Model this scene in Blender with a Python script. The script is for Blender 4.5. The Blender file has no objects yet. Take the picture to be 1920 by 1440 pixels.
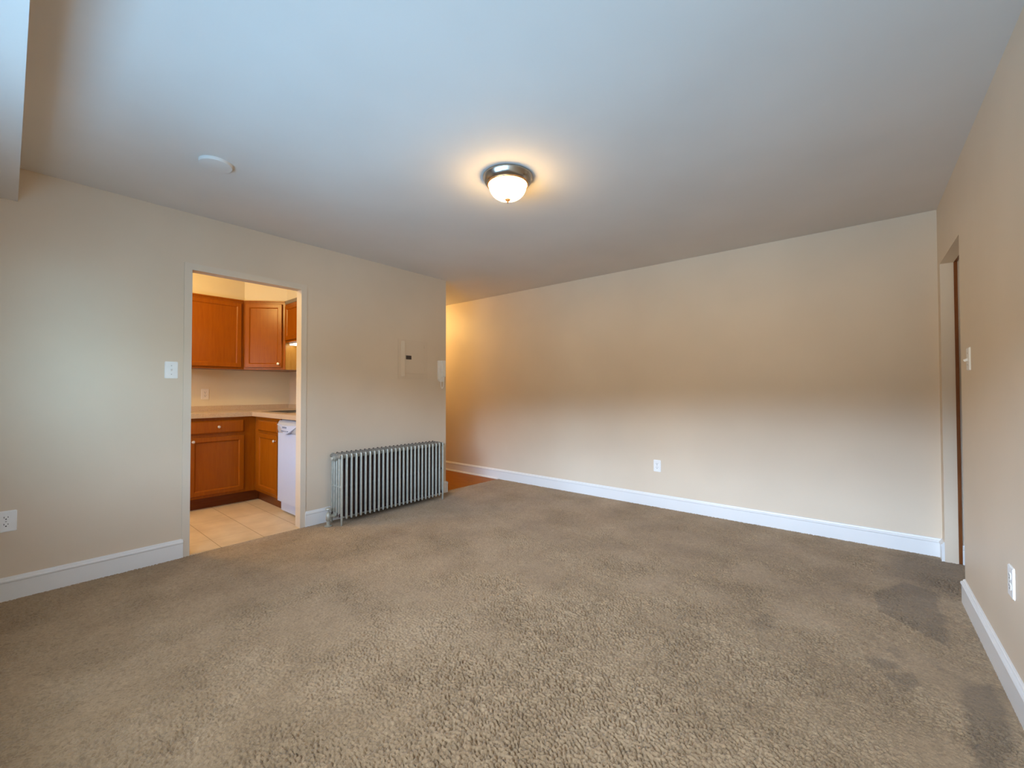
import bpy, bmesh, math, random
from math import pi, sin, cos, radians, atan2, sqrt
from mathutils import Vector, Matrix

random.seed(7)
scene = bpy.context.scene
COL = scene.collection

# ------------------------------------------------------------------ room dimensions (metres)
XL, XR, YB, H = -3.680, 0.436, 4.185, 2.44      # left wall, right wall, back wall, ceiling
CAMZ = 1.1624
TW = 0.085                                      # left wall thickness
YW = -0.45                                      # inner face of the window wall
YE = 3.241                                      # end of the left wall (hall opening)
KX, KY = -5.57, 2.29                            # kitchen walls

# ------------------------------------------------------------------ camera
cd = bpy.data.cameras.new('camera')
cam = bpy.data.objects.new('camera', cd)
COL.objects.link(cam)
scene.camera = cam
cd.sensor_fit = 'HORIZONTAL'
cd.sensor_width = 36.0
cd.lens = 785.161538 / 1920 * 36.0
cd.clip_start = 0.02
R = Vector((0.76989007, 0.63817505, -0.00136906))
U = Vector((0.01158866, -0.0118355, 0.9998628))
F = Vector((-0.63807129, 0.76980031, 0.01650762))
cam.matrix_world = Matrix(((R.x, U.x, -F.x, 0), (R.y, U.y, -F.y, 0), (R.z, U.z, -F.z, CAMZ), (0, 0, 0, 1)))

# ------------------------------------------------------------------ colour management, world, daylight
scene.view_settings.view_transform = 'Standard'
scene.view_settings.look = 'None'
scene.view_settings.exposure = 0.24
scene.view_settings.gamma = 1.0
scene.view_settings.use_curve_mapping = False
scene.cycles.use_denoising = True
scene.cycles.max_bounces = 14
scene.cycles.diffuse_bounces = 8
scene.cycles.sample_clamp_indirect = 6.0
scene.cycles.caustics_reflective = False
scene.cycles.caustics_refractive = False

W = bpy.data.worlds.new('sky')
scene.world = W
W.use_nodes = True
wt = W.node_tree
bg = wt.nodes['Background']
tc = wt.nodes.new('ShaderNodeTexCoord')
sp = wt.nodes.new('ShaderNodeSeparateXYZ')
wt.links.new(tc.outputs['Generated'], sp.inputs[0])
mr = wt.nodes.new('ShaderNodeMapRange')
mr.inputs['From Min'].default_value, mr.inputs['From Max'].default_value = -1, 1
wt.links.new(sp.outputs[2], mr.inputs[0])
cr = wt.nodes.new('ShaderNodeValToRGB')
wt.links.new(mr.outputs[0], cr.inputs[0])
# ground outside, houses across the street up to about nine degrees, open sky above them
SKY = [(0.0, (0.30, 0.66, 1.06)), (0.36, (0.31, 0.66, 1.05)), (0.44, (0.56, 0.575, 0.56)), (0.492, (0.46, 0.43, 0.38)),
       (0.50, (0.27, 0.245, 0.205)), (0.565, (0.27, 0.245, 0.205)), (0.585, (1.65, 2.15, 2.85)), (0.63, (1.60, 2.10, 2.85)),
       (0.70, (0.70, 0.92, 1.25)), (0.82, (0.98, 1.14, 1.42)), (1.0, (1.05, 1.22, 1.50))]
while len(cr.color_ramp.elements) < len(SKY):
    cr.color_ramp.elements.new(0.5)
for e, (p_, c_) in zip(cr.color_ramp.elements, SKY):
    e.position = p_
    e.color = (*c_, 1)
# added pale blue world glow, low on the right, that rakes the left wall
dp = wt.nodes.new('ShaderNodeVectorMath')
dp.operation = 'DOT_PRODUCT'
wt.links.new(tc.outputs['Generated'], dp.inputs[0])
dp.inputs[1].default_value = Vector((0.94, -0.33, 0.06)).normalized()
lb = wt.nodes.new('ShaderNodeMapRange')
lb.interpolation_type = 'SMOOTHSTEP'
lb.inputs['From Min'].default_value, lb.inputs['From Max'].default_value = cos(radians(15)), cos(radians(6))
wt.links.new(dp.outputs['Value'], lb.inputs[0])
lm = wt.nodes.new('ShaderNodeMix')
lm.data_type = 'RGBA'
wt.links.new(lb.outputs[0], lm.inputs[0])
wt.links.new(cr.outputs[0], lm.inputs[6])
lm.inputs[7].default_value = (1.25, 2.25, 3.0, 1)
wt.links.new(lm.outputs[2], bg.inputs[0])
bg.inputs[1].default_value = 17.0
W.cycles.sampling_method = 'MANUAL'
W.cycles.sample_map_resolution = 512

WINS = [(-2.34, -1.08), (-0.93, 0.33)]
KWIN = (-4.62, -4.22)
WZ0, WZ1 = 0.88, 1.90
for i_, (a_, b_) in enumerate(WINS + [KWIN]):          # portals: guide the sampling of daylight through each window
    l_ = bpy.data.lights.new('window_portal', 'AREA')
    l_.shape = 'RECTANGLE'
    l_.size, l_.size_y = b_ - a_, WZ1 - WZ0
    l_.cycles.is_portal = True
    o_ = bpy.data.objects.new('window_portal', l_)
    COL.objects.link(o_)
    o_.location = ((a_ + b_) / 2, YW - 0.13, (WZ0 + WZ1) / 2)
    o_.rotation_euler = (radians(90), 0, 0)            # faces into the room (+y)


def point(name, loc, power, color, r=0.1):
    l = bpy.data.lights.new(name, 'POINT')
    l.energy = power
    l.color = color
    l.shadow_soft_size = r
    o = bpy.data.objects.new(name, l)
    COL.objects.link(o)
    o.location = loc
    return o


point('kitchen_lamp', (-4.42, 0.58, 2.31), 36, (1.0, 0.68, 0.22), 0.11)
point('hall_lamp', (-5.20, 3.52, 2.22), 23, (1.0, 0.69, 0.27), 0.10)

point('bedroom_fill', (0.85, 3.93, 1.9), 1.2, (1.0, 0.86, 0.68), 0.10)  # added unseen fill that brightens the wall past the doorway

# ------------------------------------------------------------------ materials
def newmat(name):
    m = bpy.data.materials.new(name)
    m.use_nodes = True
    nt = m.node_tree
    return m, nt, nt.nodes['Principled BSDF']


def node(nt, typ, **kw):
    n = nt.nodes.new(typ)
    for k, v in kw.items():
        setattr(n, k, v)
    return n


def noise(nt, scale, detail=3, rough=0.5, coord='pos', stretch=None, dist=0.0):
    n = node(nt, 'ShaderNodeTexNoise')
    n.inputs['Scale'].default_value = scale
    n.inputs['Detail'].default_value = detail
    n.inputs['Roughness'].default_value = rough
    n.inputs['Distortion'].default_value = dist
    if coord == 'pos':
        src = node(nt, 'ShaderNodeNewGeometry').outputs['Position']
    else:
        src = node(nt, 'ShaderNodeTexCoord').outputs['Object']
    if stretch:
        mp = node(nt, 'ShaderNodeMapping')
        mp.inputs['Scale'].default_value = stretch
        nt.links.new(src, mp.inputs['Vector'])
        src = mp.outputs['Vector']
    nt.links.new(src, n.inputs['Vector'])
    return n


def ramp(nt, fac, stops):
    r = node(nt, 'ShaderNodeValToRGB')
    while len(r.color_ramp.elements) < len(stops):
        r.color_ramp.elements.new(0.5)
    for e, (p, c) in zip(r.color_ramp.elements, stops):
        e.position = p
        e.color = (*c, 1) if len(c) == 3 else c
    nt.links.new(fac, r.inputs[0])
    return r.outputs[0]


def bump(nt, bsdf, height, strength, dist):
    b = node(nt, 'ShaderNodeBump')
    b.inputs['Strength'].default_value = strength
    b.inputs['Distance'].default_value = dist
    nt.links.new(height, b.inputs['Height'])
    nt.links.new(b.outputs[0], bsdf.inputs['Normal'])
    return b


def mixc(nt, fac, a, b, mode='MIX'):
    m = node(nt, 'ShaderNodeMix', data_type='RGBA', blend_type=mode)
    for s, v in ((m.inputs[0], fac), (m.inputs[6], a), (m.inputs[7], b)):
        if isinstance(v, (int, float)):
            s.default_value = v
        elif isinstance(v, tuple):
            s.default_value = (*v, 1)
        else:
            nt.links.new(v, s)
    return m.outputs[2]


def math_(nt, op, a, b=None, clamp=False):
    m = node(nt, 'ShaderNodeMath', operation=op, use_clamp=clamp)
    for s, v in zip(m.inputs, (a, b)):
        if v is None:
            continue
        if isinstance(v, (int, float)):
            s.default_value = v
        else:
            nt.links.new(v, s)
    return m.outputs[0]


def paint(name, col, rough=0.5, bs=0.12, bscale=180, spec=0.35, var=0.04):
    m, nt, b = newmat(name)
    n = noise(nt, 1.3, 3)
    lo = tuple(c * (1 - var) for c in col)
    hi = tuple(min(1, c * (1 + var)) for c in col)
    nt.links.new(ramp(nt, n.outputs[0], [(0.3, lo), (0.7, hi)]), b.inputs['Base Color'])
    b.inputs['Roughness'].default_value = rough
    b.inputs['Specular IOR Level'].default_value = spec
    n2 = noise(nt, bscale, 2)
    bump(nt, b, n2.outputs[0], bs, 0.002)
    return m


def plain(name, col, rough=0.4, metallic=0.0, spec=0.5, var=0.06, scale=30):
    m, nt, b = newmat(name)
    n = noise(nt, scale, 2, coord='obj')
    lo = tuple(c * (1 - var) for c in col)
    hi = tuple(min(1, c * (1 + var)) for c in col)
    nt.links.new(ramp(nt, n.outputs[0], [(0.3, lo), (0.7, hi)]), b.inputs['Base Color'])
    b.inputs['Roughness'].default_value = rough
    b.inputs['Metallic'].default_value = metallic
    b.inputs['Specular IOR Level'].default_value = spec
    return m


def emissive(name, col, strength):
    m, nt, b = newmat(name)
    n = noise(nt, 9, 2, coord='obj')
    c = ramp(nt, n.outputs[0], [(0.3, tuple(x * 0.9 for x in col)), (0.7, col)])
    nt.links.new(c, b.inputs['Emission Color'])
    b.inputs['Base Color'].default_value = (0.8, 0.75, 0.65, 1)
    b.inputs['Emission Strength'].default_value = strength
    b.inputs['Roughness'].default_value = 0.3
    return m


def wood(name, dark, light, grain_axis='z', rough=0.27, scale=9):
    m, nt, b = newmat(name)
    st = {'z': (6, 6, 0.5), 'x': (0.5, 6, 6), 'y': (6, 0.5, 6)}[grain_axis]
    n = noise(nt, scale, 5, 0.6, coord='pos', stretch=st, dist=0.6)
    n2 = noise(nt, 2.2, 2, coord='pos')
    c = ramp(nt, n.outputs[0], [(0.3, dark), (0.7, light)])
    c = mixc(nt, math_(nt, 'MULTIPLY', n2.outputs[0], 0.35), c, tuple(x * 0.8 for x in dark))
    nt.links.new(c, b.inputs['Base Color'])
    b.inputs['Roughness'].default_value = rough
    b.inputs['Specular IOR Level'].default_value = 0.24
    bump(nt, b, n.outputs[0], 0.02, 0.001)
    return m


M = {}
M['wall'] = paint('beige_wall_paint', (0.66, 0.55, 0.42), rough=0.48, spec=0.35)
M['kitchen_wall'] = paint('kitchen_wall_paint', (0.66, 0.57, 0.40), rough=0.5)
M['ceiling'] = paint('ceiling_paint', (0.70, 0.655, 0.60), rough=0.8, bs=0.10, bscale=60, spec=0.2)
M['white_trim'] = paint('white_trim_paint', (0.76, 0.755, 0.735), rough=0.35, bs=0.04, spec=0.5, var=0.02)
M['white_plastic'] = plain('white_plastic', (0.82, 0.82, 0.80), 0.35, var=0.02)
M['ivory_plastic'] = plain('ivory_plastic', (0.74, 0.68, 0.58), 0.4, var=0.02)
M['phone'] = plain('pale_grey_plastic', (0.80, 0.78, 0.74), 0.4, var=0.03)
M['slot'] = plain('dark_slot', (0.03, 0.03, 0.03), 0.6)
M['latch'] = plain('dark_latch', (0.05, 0.035, 0.03), 0.5)
M['grey_mark'] = plain('grey_marking', (0.18, 0.22, 0.33), 0.5)
M['brushed'] = plain('brushed_nickel', (0.42, 0.38, 0.33), 0.24, 1.0, var=0.05)
M['copper'] = plain('copper_rim', (0.72, 0.40, 0.20), 0.3, 1.0)
M['finial'] = plain('bronze_finial', (0.36, 0.17, 0.06), 0.45, 0.3)
M['steel'] = plain('stainless_steel', (0.60, 0.59, 0.56), 0.22, 1.0)
M['screw'] = plain('screw_metal', (0.5, 0.5, 0.48), 0.4, 0.8)
M['cabinet'] = wood('cherry_cabinet_wood', (0.265, 0.066, 0.0015), (0.315, 0.089, 0.003))
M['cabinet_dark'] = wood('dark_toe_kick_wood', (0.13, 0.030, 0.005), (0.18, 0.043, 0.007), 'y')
M['cabinet_side'] = wood('honey_side_panel', (0.33, 0.17, 0.035), (0.43, 0.24, 0.06))
M['door_wood'] = wood('brown_door_frame_wood', (0.15, 0.048, 0.014), (0.24, 0.085, 0.026))
M['filler'] = plain('taupe_filler', (0.20, 0.16, 0.11), 0.6)
M['appliance_grey'] = plain('grey_appliance_enamel', (0.44, 0.44, 0.46), 0.35, var=0.02)
M['appliance'] = plain('white_appliance_enamel', (0.50, 0.555, 0.70), 0.3, var=0.01)
M['knob'] = plain('satin_knob', (0.75, 0.70, 0.62), 0.25, 0.6)
M['dome'] = emissive('lit_frosted_glass', (1.0, 0.63, 0.24), 47.0)
M['tube'] = emissive('lit_strip_lens', (1.0, 0.85, 0.6), 9.0)
M['casing'] = paint('painted_metal_casing', (0.66, 0.57, 0.455), rough=0.32, bs=0.02, spec=0.5)
M['panel'] = paint('painted_panel_metal', (0.64, 0.53, 0.405), rough=0.4, bs=0.02, spec=0.4)

# laminate countertop: fine speckle
m, nt, b = newmat('speckled_laminate')
n = noise(nt, 240, 2)
nt.links.new(ramp(nt, n.outputs[0], [(0.35, (0.42, 0.30, 0.19)), (0.65, (0.58, 0.44, 0.31))]), b.inputs['Base Color'])
b.inputs['Roughness'].default_value = 0.35
M['laminate'] = m

# radiator: old silver paint outside, gap shade put into the inner columns as dark maroon
def rad_paint(name, lo, hi, metallic, rough):
    m, nt, b = newmat(name)
    n = noise(nt, 30, 3, coord='obj')
    nt.links.new(ramp(nt, n.outputs[0], [(0.3, lo), (0.7, hi)]), b.inputs['Base Color'])
    b.inputs['Metallic'].default_value = metallic
    b.inputs['Roughness'].default_value = rough
    bump(nt, b, n.outputs[0], 0.08, 0.002)
    return m


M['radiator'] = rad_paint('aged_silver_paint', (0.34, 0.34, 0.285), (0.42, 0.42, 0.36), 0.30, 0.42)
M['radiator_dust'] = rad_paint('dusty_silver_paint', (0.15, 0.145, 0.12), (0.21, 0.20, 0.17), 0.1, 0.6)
M['radiator_gap_shade'] = rad_paint('dark_maroon_gap_shade', (0.030, 0.013, 0.013), (0.055, 0.024, 0.022), 0.0, 0.8)

# window glass (thin pane)
m, nt, b = newmat('window_glass')
nt.nodes.remove(b)
tr = node(nt, 'ShaderNodeBsdfTransparent')
gl = node(nt, 'ShaderNodeBsdfGlossy')
gl.inputs['Roughness'].default_value = 0.02
fr = node(nt, 'ShaderNodeFresnel')
mx = node(nt, 'ShaderNodeMixShader')
nt.links.new(math_(nt, 'MULTIPLY', fr.outputs[0], 0.5), mx.inputs[0])
nt.links.new(tr.outputs[0], mx.inputs[1])
nt.links.new(gl.outputs[0], mx.inputs[2])
nt.links.new(mx.outputs[0], nt.nodes['Material Output'].inputs[0])
M['glass'] = m

# kitchen floor tile
m, nt, b = newmat('beige_floor_tile')
geo = node(nt, 'ShaderNodeNewGeometry')
sep = node(nt, 'ShaderNodeSeparateXYZ')
nt.links.new(geo.outputs['Position'], sep.inputs[0])


def grid_line(out, origin, pitch, half):
    f = math_(nt, 'FRACT', math_(nt, 'DIVIDE', math_(nt, 'SUBTRACT', out, origin - pitch * 0.5 - pitch * 60), pitch))
    d = math_(nt, 'ABSOLUTE', math_(nt, 'SUBTRACT', f, 0.5))
    return math_(nt, 'LESS_THAN', d, half / pitch)


g = math_(nt, 'MAXIMUM', math_(nt, 'MULTIPLY', grid_line(sep.outputs[0], -3.935, 0.50, 0.0025), 0.6), grid_line(sep.outputs[1], 1.034, 0.2915, 0.0026))
n = noise(nt, 5, 4)
n2 = noise(nt, 90, 2)
tile = ramp(nt, n.outputs[0], [(0.3, (0.57, 0.43, 0.26)), (0.7, (0.70, 0.55, 0.355))])
nt.links.new(mixc(nt, g, tile, (0.36, 0.24, 0.12)), b.inputs['Base Color'])
b.inputs['Roughness'].default_value = 0.45
bump(nt, b, math_(nt, 'SUBTRACT', math_(nt, 'MULTIPLY', n2.outputs[0], 0.1), g), 0.4, 0.002)
M['tile'] = m

# hall wood floor (boards run along the hall)
m, nt, b = newmat('hall_wood_floor')
geo = node(nt, 'ShaderNodeNewGeometry')
sep = node(nt, 'ShaderNodeSeparateXYZ')
nt.links.new(geo.outputs['Position'], sep.inputs[0])
bd = grid_line(sep.outputs[1], 3.30, 0.057, 0.0008)
n = noise(nt, 7, 5, stretch=(0.6, 8, 1))
c = ramp(nt, n.outputs[0], [(0.3, (0.28, 0.080, 0.003)), (0.7, (0.40, 0.135, 0.006))])
nt.links.new(mixc(nt, bd, c, (0.06, 0.02, 0.006)), b.inputs['Base Color'])
b.inputs['Roughness'].default_value = 0.4
b.inputs['Specular IOR Level'].default_value = 0.08
M['hall_floor'] = m

# carpet: twisted pile, worn traffic lanes, a few stains
m, nt, b = newmat('taupe_carpet')
geo = node(nt, 'ShaderNodeNewGeometry')
pos = geo.outputs['Position']
sep = node(nt, 'ShaderNodeSeparateXYZ')
wn = noise(nt, 11, 4)
ws = node(nt, 'ShaderNodeVectorMath', operation='SCALE')
sub = node(nt, 'ShaderNodeVectorMath', operation='SUBTRACT')
sub.inputs[1].default_value = (0.5, 0.5, 0.5)
nt.links.new(wn.outputs['Color'], sub.inputs[0])
nt.links.new(sub.outputs[0], ws.inputs[0])
ws.inputs['Scale'].default_value = 0.07
add = node(nt, 'ShaderNodeVectorMath', operation='ADD')
nt.links.new(pos, add.inputs[0])
nt.links.new(ws.outputs[0], add.inputs[1])
nt.links.new(add.outputs[0], sep.inputs[0])


def patch(pts, soft, amount):
    """convex outline with a soft edge"""
    k = None
    cx = sum(p[0] for p in pts) / len(pts)
    cy = sum(p[1] for p in pts) / len(pts)
    for (x0, y0), (x1, y1) in zip(pts, pts[1:] + pts[:1]):
        nx, ny = -(y1 - y0), x1 - x0
        l = sqrt(nx * nx + ny * ny)
        nx, ny = nx / l, ny / l
        if (cx - x0) * nx + (cy - y0) * ny < 0:
            nx, ny = -nx, -ny
        d = math_(nt, 'ADD', math_(nt, 'MULTIPLY', sep.outputs[0], nx), math_(nt, 'MULTIPLY', sep.outputs[1], ny))
        d = math_(nt, 'ADD', math_(nt, 'DIVIDE', math_(nt, 'SUBTRACT', d, x0 * nx + y0 * ny), soft), 0.5)
        k = d if k is None else math_(nt, 'MINIMUM', k, d)
    return math_(nt, 'MULTIPLY', math_(nt, 'MAXIMUM', math_(nt, 'MINIMUM', k, 1.0), 0.0), amount)


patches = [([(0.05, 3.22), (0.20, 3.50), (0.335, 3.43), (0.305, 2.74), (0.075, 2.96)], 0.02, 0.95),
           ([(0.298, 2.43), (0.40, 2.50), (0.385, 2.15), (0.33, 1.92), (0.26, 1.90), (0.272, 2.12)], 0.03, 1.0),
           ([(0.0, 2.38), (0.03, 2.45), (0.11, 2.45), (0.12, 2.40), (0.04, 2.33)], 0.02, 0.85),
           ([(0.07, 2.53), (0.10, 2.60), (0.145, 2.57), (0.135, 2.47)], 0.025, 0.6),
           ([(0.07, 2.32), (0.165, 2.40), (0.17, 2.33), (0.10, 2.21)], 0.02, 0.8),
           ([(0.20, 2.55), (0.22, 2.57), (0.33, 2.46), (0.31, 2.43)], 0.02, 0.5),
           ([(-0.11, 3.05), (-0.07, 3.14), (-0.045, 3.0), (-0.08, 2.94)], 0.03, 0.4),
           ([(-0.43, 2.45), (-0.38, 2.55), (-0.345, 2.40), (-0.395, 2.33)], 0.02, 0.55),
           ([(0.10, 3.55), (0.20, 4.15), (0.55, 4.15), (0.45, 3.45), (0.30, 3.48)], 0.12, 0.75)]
tot = None
for pa in patches:
    k = patch(*pa)
    tot = k if tot is None else math_(nt, 'MAXIMUM', tot, k)
pile = noise(nt, 62, 2.0, 0.55, dist=1.2)
lane = noise(nt, 2.6, 4, 0.62, stretch=(1.0, 1.0, 1.0))
fine = noise(nt, 420, 1)
base = ramp(nt, lane.outputs[0], [(0.32, (0.292, 0.203, 0.114)), (0.52, (0.358, 0.254, 0.147)), (0.72, (0.410, 0.298, 0.180))])
tip = ramp(nt, pile.outputs[0], [(0.30, (0.78, 0.77, 0.76)), (0.50, (1.0, 1.0, 1.0)), (0.70, (1.18, 1.18, 1.18))])
c = mixc(nt, 1.0, base, tip, 'MULTIPLY')
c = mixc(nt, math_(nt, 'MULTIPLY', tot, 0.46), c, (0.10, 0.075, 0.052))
nt.links.new(c, b.inputs['Base Color'])
b.inputs['Roughness'].default_value = 0.95
b.inputs['Specular IOR Level'].default_value = 0.1
b.inputs['Sheen Weight'].default_value = 0.15
bump(nt, b, fine.outputs[0], 0.6, 0.003)
M['carpet'] = m

# ------------------------------------------------------------------ mesh helpers
def finish(bm, name, mat, parent=None, smooth=False, bevel=0.0, segs=2, loc=None):
    if bevel > 0:
        bmesh.ops.bevel(bm, geom=[e for e in bm.edges if len(e.link_faces) == 2 and e.calc_face_angle(0) > 0.6],
                        offset=bevel, segments=segs, affect='EDGES', clamp_overlap=True)
    bmesh.ops.recalc_face_normals(bm, faces=bm.faces)
    me = bpy.data.meshes.new(name)
    bm.to_mesh(me)
    bm.free()
    if isinstance(mat, str):
        mat = M[mat]
    me.materials.append(mat)
    if smooth:
        me.polygons.foreach_set('use_smooth', [True] * len(me.polygons))
        me.set_sharp_from_angle(angle=radians(40))
    o = bpy.data.objects.new(name, me)
    COL.objects.link(o)
    if parent is not None:
        o.parent = parent
        if loc is None:      # mesh written in world coordinates: keep it there
            o.matrix_parent_inverse = Matrix.Translation(parent.location).inverted() if parent.parent is None else Matrix.Identity(4)
            if parent.parent is not None:
                o.matrix_parent_inverse = parent_world(parent).inverted()
    if loc is not None:
        o.location = loc
    return o


def parent_world(o):
    w = o.matrix_basis.copy()
    if o.parent is not None:
        w = parent_world(o.parent) @ o.matrix_parent_inverse @ w
    return w


def box(bm, x0, x1, y0, y1, z0, z1, mat=None):
    vs = [bm.verts.new((x, y, z)) for x in (x0, x1) for y in (y0, y1) for z in (z0, z1)]
    for f in ((0, 1, 3, 2), (4, 6, 7, 5), (0, 4, 5, 1), (2, 3, 7, 6), (0, 2, 6, 4), (1, 5, 7, 3)):
        bm.faces.new([vs[i] for i in f])
    if mat is not None:
        bmesh.ops.transform(bm, matrix=mat, verts=vs)
    return vs


def prism(bm, pts, a0, a1, axis='z', mat=None):
    """extrude a 2D outline; axis z: pts are (x,y); axis x: (y,z); axis y: (x,z)"""
    def P(p, a):
        return {'z': (p[0], p[1], a), 'x': (a, p[0], p[1]), 'y': (p[0], a, p[1])}[axis]
    lo = [bm.verts.new(P(p, a0)) for p in pts]
    hi = [bm.verts.new(P(p, a1)) for p in pts]
    bm.faces.new(lo)
    bm.faces.new(list(reversed(hi)))
    k = len(pts)
    for i in range(k):
        bm.faces.new((lo[i], hi[i], hi[(i + 1) % k], lo[(i + 1) % k]))
    if mat is not None:
        bmesh.ops.transform(bm, matrix=mat, verts=lo + hi)
    return lo + hi


def lathe(bm, prof, mat=None, n=40, sx=1.0, sy=1.0):
    """prof: list of (r,z); closed at r=0 ends"""
    rings = []
    new = []
    for r, z in prof:
        if r < 1e-6:
            v = bm.verts.new((0, 0, z))
            rings.append([v])
            new.append(v)
        else:
            ring = [bm.verts.new((r * cos(2 * pi * i / n) * sx, r * sin(2 * pi * i / n) * sy, z)) for i in range(n)]
            rings.append(ring)
            new += ring
    for a, c in zip(rings, rings[1:]):
        if len(a) == 1 and len(c) == 1:
            continue
        for i in range(n):
            j = (i + 1) % n
            if len(a) == 1:
                bm.faces.new((a[0], c[i], c[j]))
            elif len(c) == 1:
                bm.faces.new((a[i], a[j], c[0]))
            else:
                bm.faces.new((a[i], a[j], c[j], c[i]))
    if len(rings[0]) > 1:
        bm.faces.new(rings[0])
    if len(rings[-1]) > 1:
        bm.faces.new(rings[-1])
    if mat is not None:
        bmesh.ops.transform(bm, matrix=mat, verts=new)
    return new


def tube(bm, pts, r, n=10):
    pts = [Vector(p) for p in pts]
    rings = []
    up = Vector((0.31, 0.17, 0.93)).normalized()
    for i, p in enumerate(pts):
        d = (pts[min(i + 1, len(pts) - 1)] - pts[max(i - 1, 0)]).normalized()
        a = d.cross(up).normalized()
        c = d.cross(a).normalized()
        rings.append([bm.verts.new(p + (a * cos(2 * pi * k / n) + c * sin(2 * pi * k / n)) * r) for k in range(n)])
    for a, c in zip(rings, rings[1:]):
        for i in range(n):
            bm.faces.new((a[i], a[(i + 1) % n], c[(i + 1) % n], c[i]))
    bm.faces.new(rings[0])
    bm.faces.new(rings[-1])


def frame(origin, along, out, up=(0, 0, 1)):
    """local x = along, local y = up, local z = out"""
    a, u, o = Vector(along).normalized(), Vector(up).normalized(), Vector(out).normalized()
    p = Vector(origin)
    return Matrix(((a.x, u.x, o.x, p.x), (a.y, u.y, o.y, p.y), (a.z, u.z, o.z, p.z), (0, 0, 0, 1)))


def tag(o, label=None, cat=None, group=None, kind=None):
    for k, v in (('label', label), ('category', cat), ('group', group), ('kind', kind)):
        if v:
            o[k] = v
    return o


def struct(bm, name, mat, parent=None, bevel=0.0, smooth=False):
    o = finish(bm, name, mat, parent, smooth=smooth, bevel=bevel)
    if parent is None:
        o['kind'] = 'structure'
    return o


def thing(name, loc, label, cat, group=None):
    o = bpy.data.objects.new(name, None)
    COL.objects.link(o)
    o.empty_display_size = 0.1
    o.location = loc
    return tag(o, label, cat, group)


# ------------------------------------------------------------------ the room shell
def notch_wall(name, x0, x1, y0, y1, openings, mat, z1=H):
    """wall in a x=const plane with door openings (ya, yb, top) as one outline"""
    pts = [(y0, -0.03)]
    for ya, yb, t in openings:
        pts += [(ya, -0.03), (ya, t), (yb, t), (yb, -0.03)]
    pts += [(y1, -0.03), (y1, z1), (y0, z1)]
    bm = bmesh.new()
    prism(bm, pts, x0, x1, 'x')
    return struct(bm, name, mat)


DOOR_A, DOOR_B, DOOR_T = 0.841, 1.605, 2.035          # kitchen opening in the left wall
notch_wall('wall_left', XL - TW, XL, YW, YE, [(DOOR_A, DOOR_B, DOOR_T)], 'wall')
RD_A, RD_B, RD_T = 3.368, 4.085, 2.03                 # doorway in the right wall
notch_wall('wall_right', XR, XR + 0.066, YW, YB + 0.1, [(RD_A, RD_B, RD_T)], 'wall')
bm = bmesh.new(); box(bm, -7.4, XR, YB, YB + 0.1, -0.03, H); struct(bm, 'wall_back', 'wall')
# block between kitchen and hall, hall end
bm = bmesh.new(); box(bm, -7.4, XL - TW, KY, YE, 0, H); struct(bm, 'wall_hall', 'wall')
bm = bmesh.new(); box(bm, -7.5, -7.4, YE - 0.1, YB + 0.1, 0, H); struct(bm, 'wall_hall_end', 'wall')
bm = bmesh.new(); box(bm, KX - 0.1, KX, YW, KY, 0, H); struct(bm, 'wall_kitchen', 'kitchen_wall')
# room behind the doorway in the right wall
bm = bmesh.new(); box(bm, XR + 0.066, 1.6, 4.100, 4.2, -0.03, H); struct(bm, 'wall_bedroom', 'wall')
bm = bmesh.new(); box(bm, 1.6, 1.7, 2.2, 4.2, 0, H); struct(bm, 'wall_bedroom_side', 'wall')
bm = bmesh.new(); box(bm, XR + 0.072, 1.7, 2.1, 2.2, 0, H); struct(bm, 'wall_bedroom_near', 'wall')

bm = bmesh.new(); box(bm, -7.5, 1.75, YW - 0.12, YB + 0.1, H, H + 0.1); struct(bm, 'ceiling', 'ceiling')
bm = bmesh.new()
box(bm, XL, XR, YW, 0.028, 2.245, H)
struct(bm, 'ceiling_beam', 'ceiling', bevel=0.004)

# floors: the carpet is a real pile surface, tufts and gaps as geometry
import numpy as np


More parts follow.
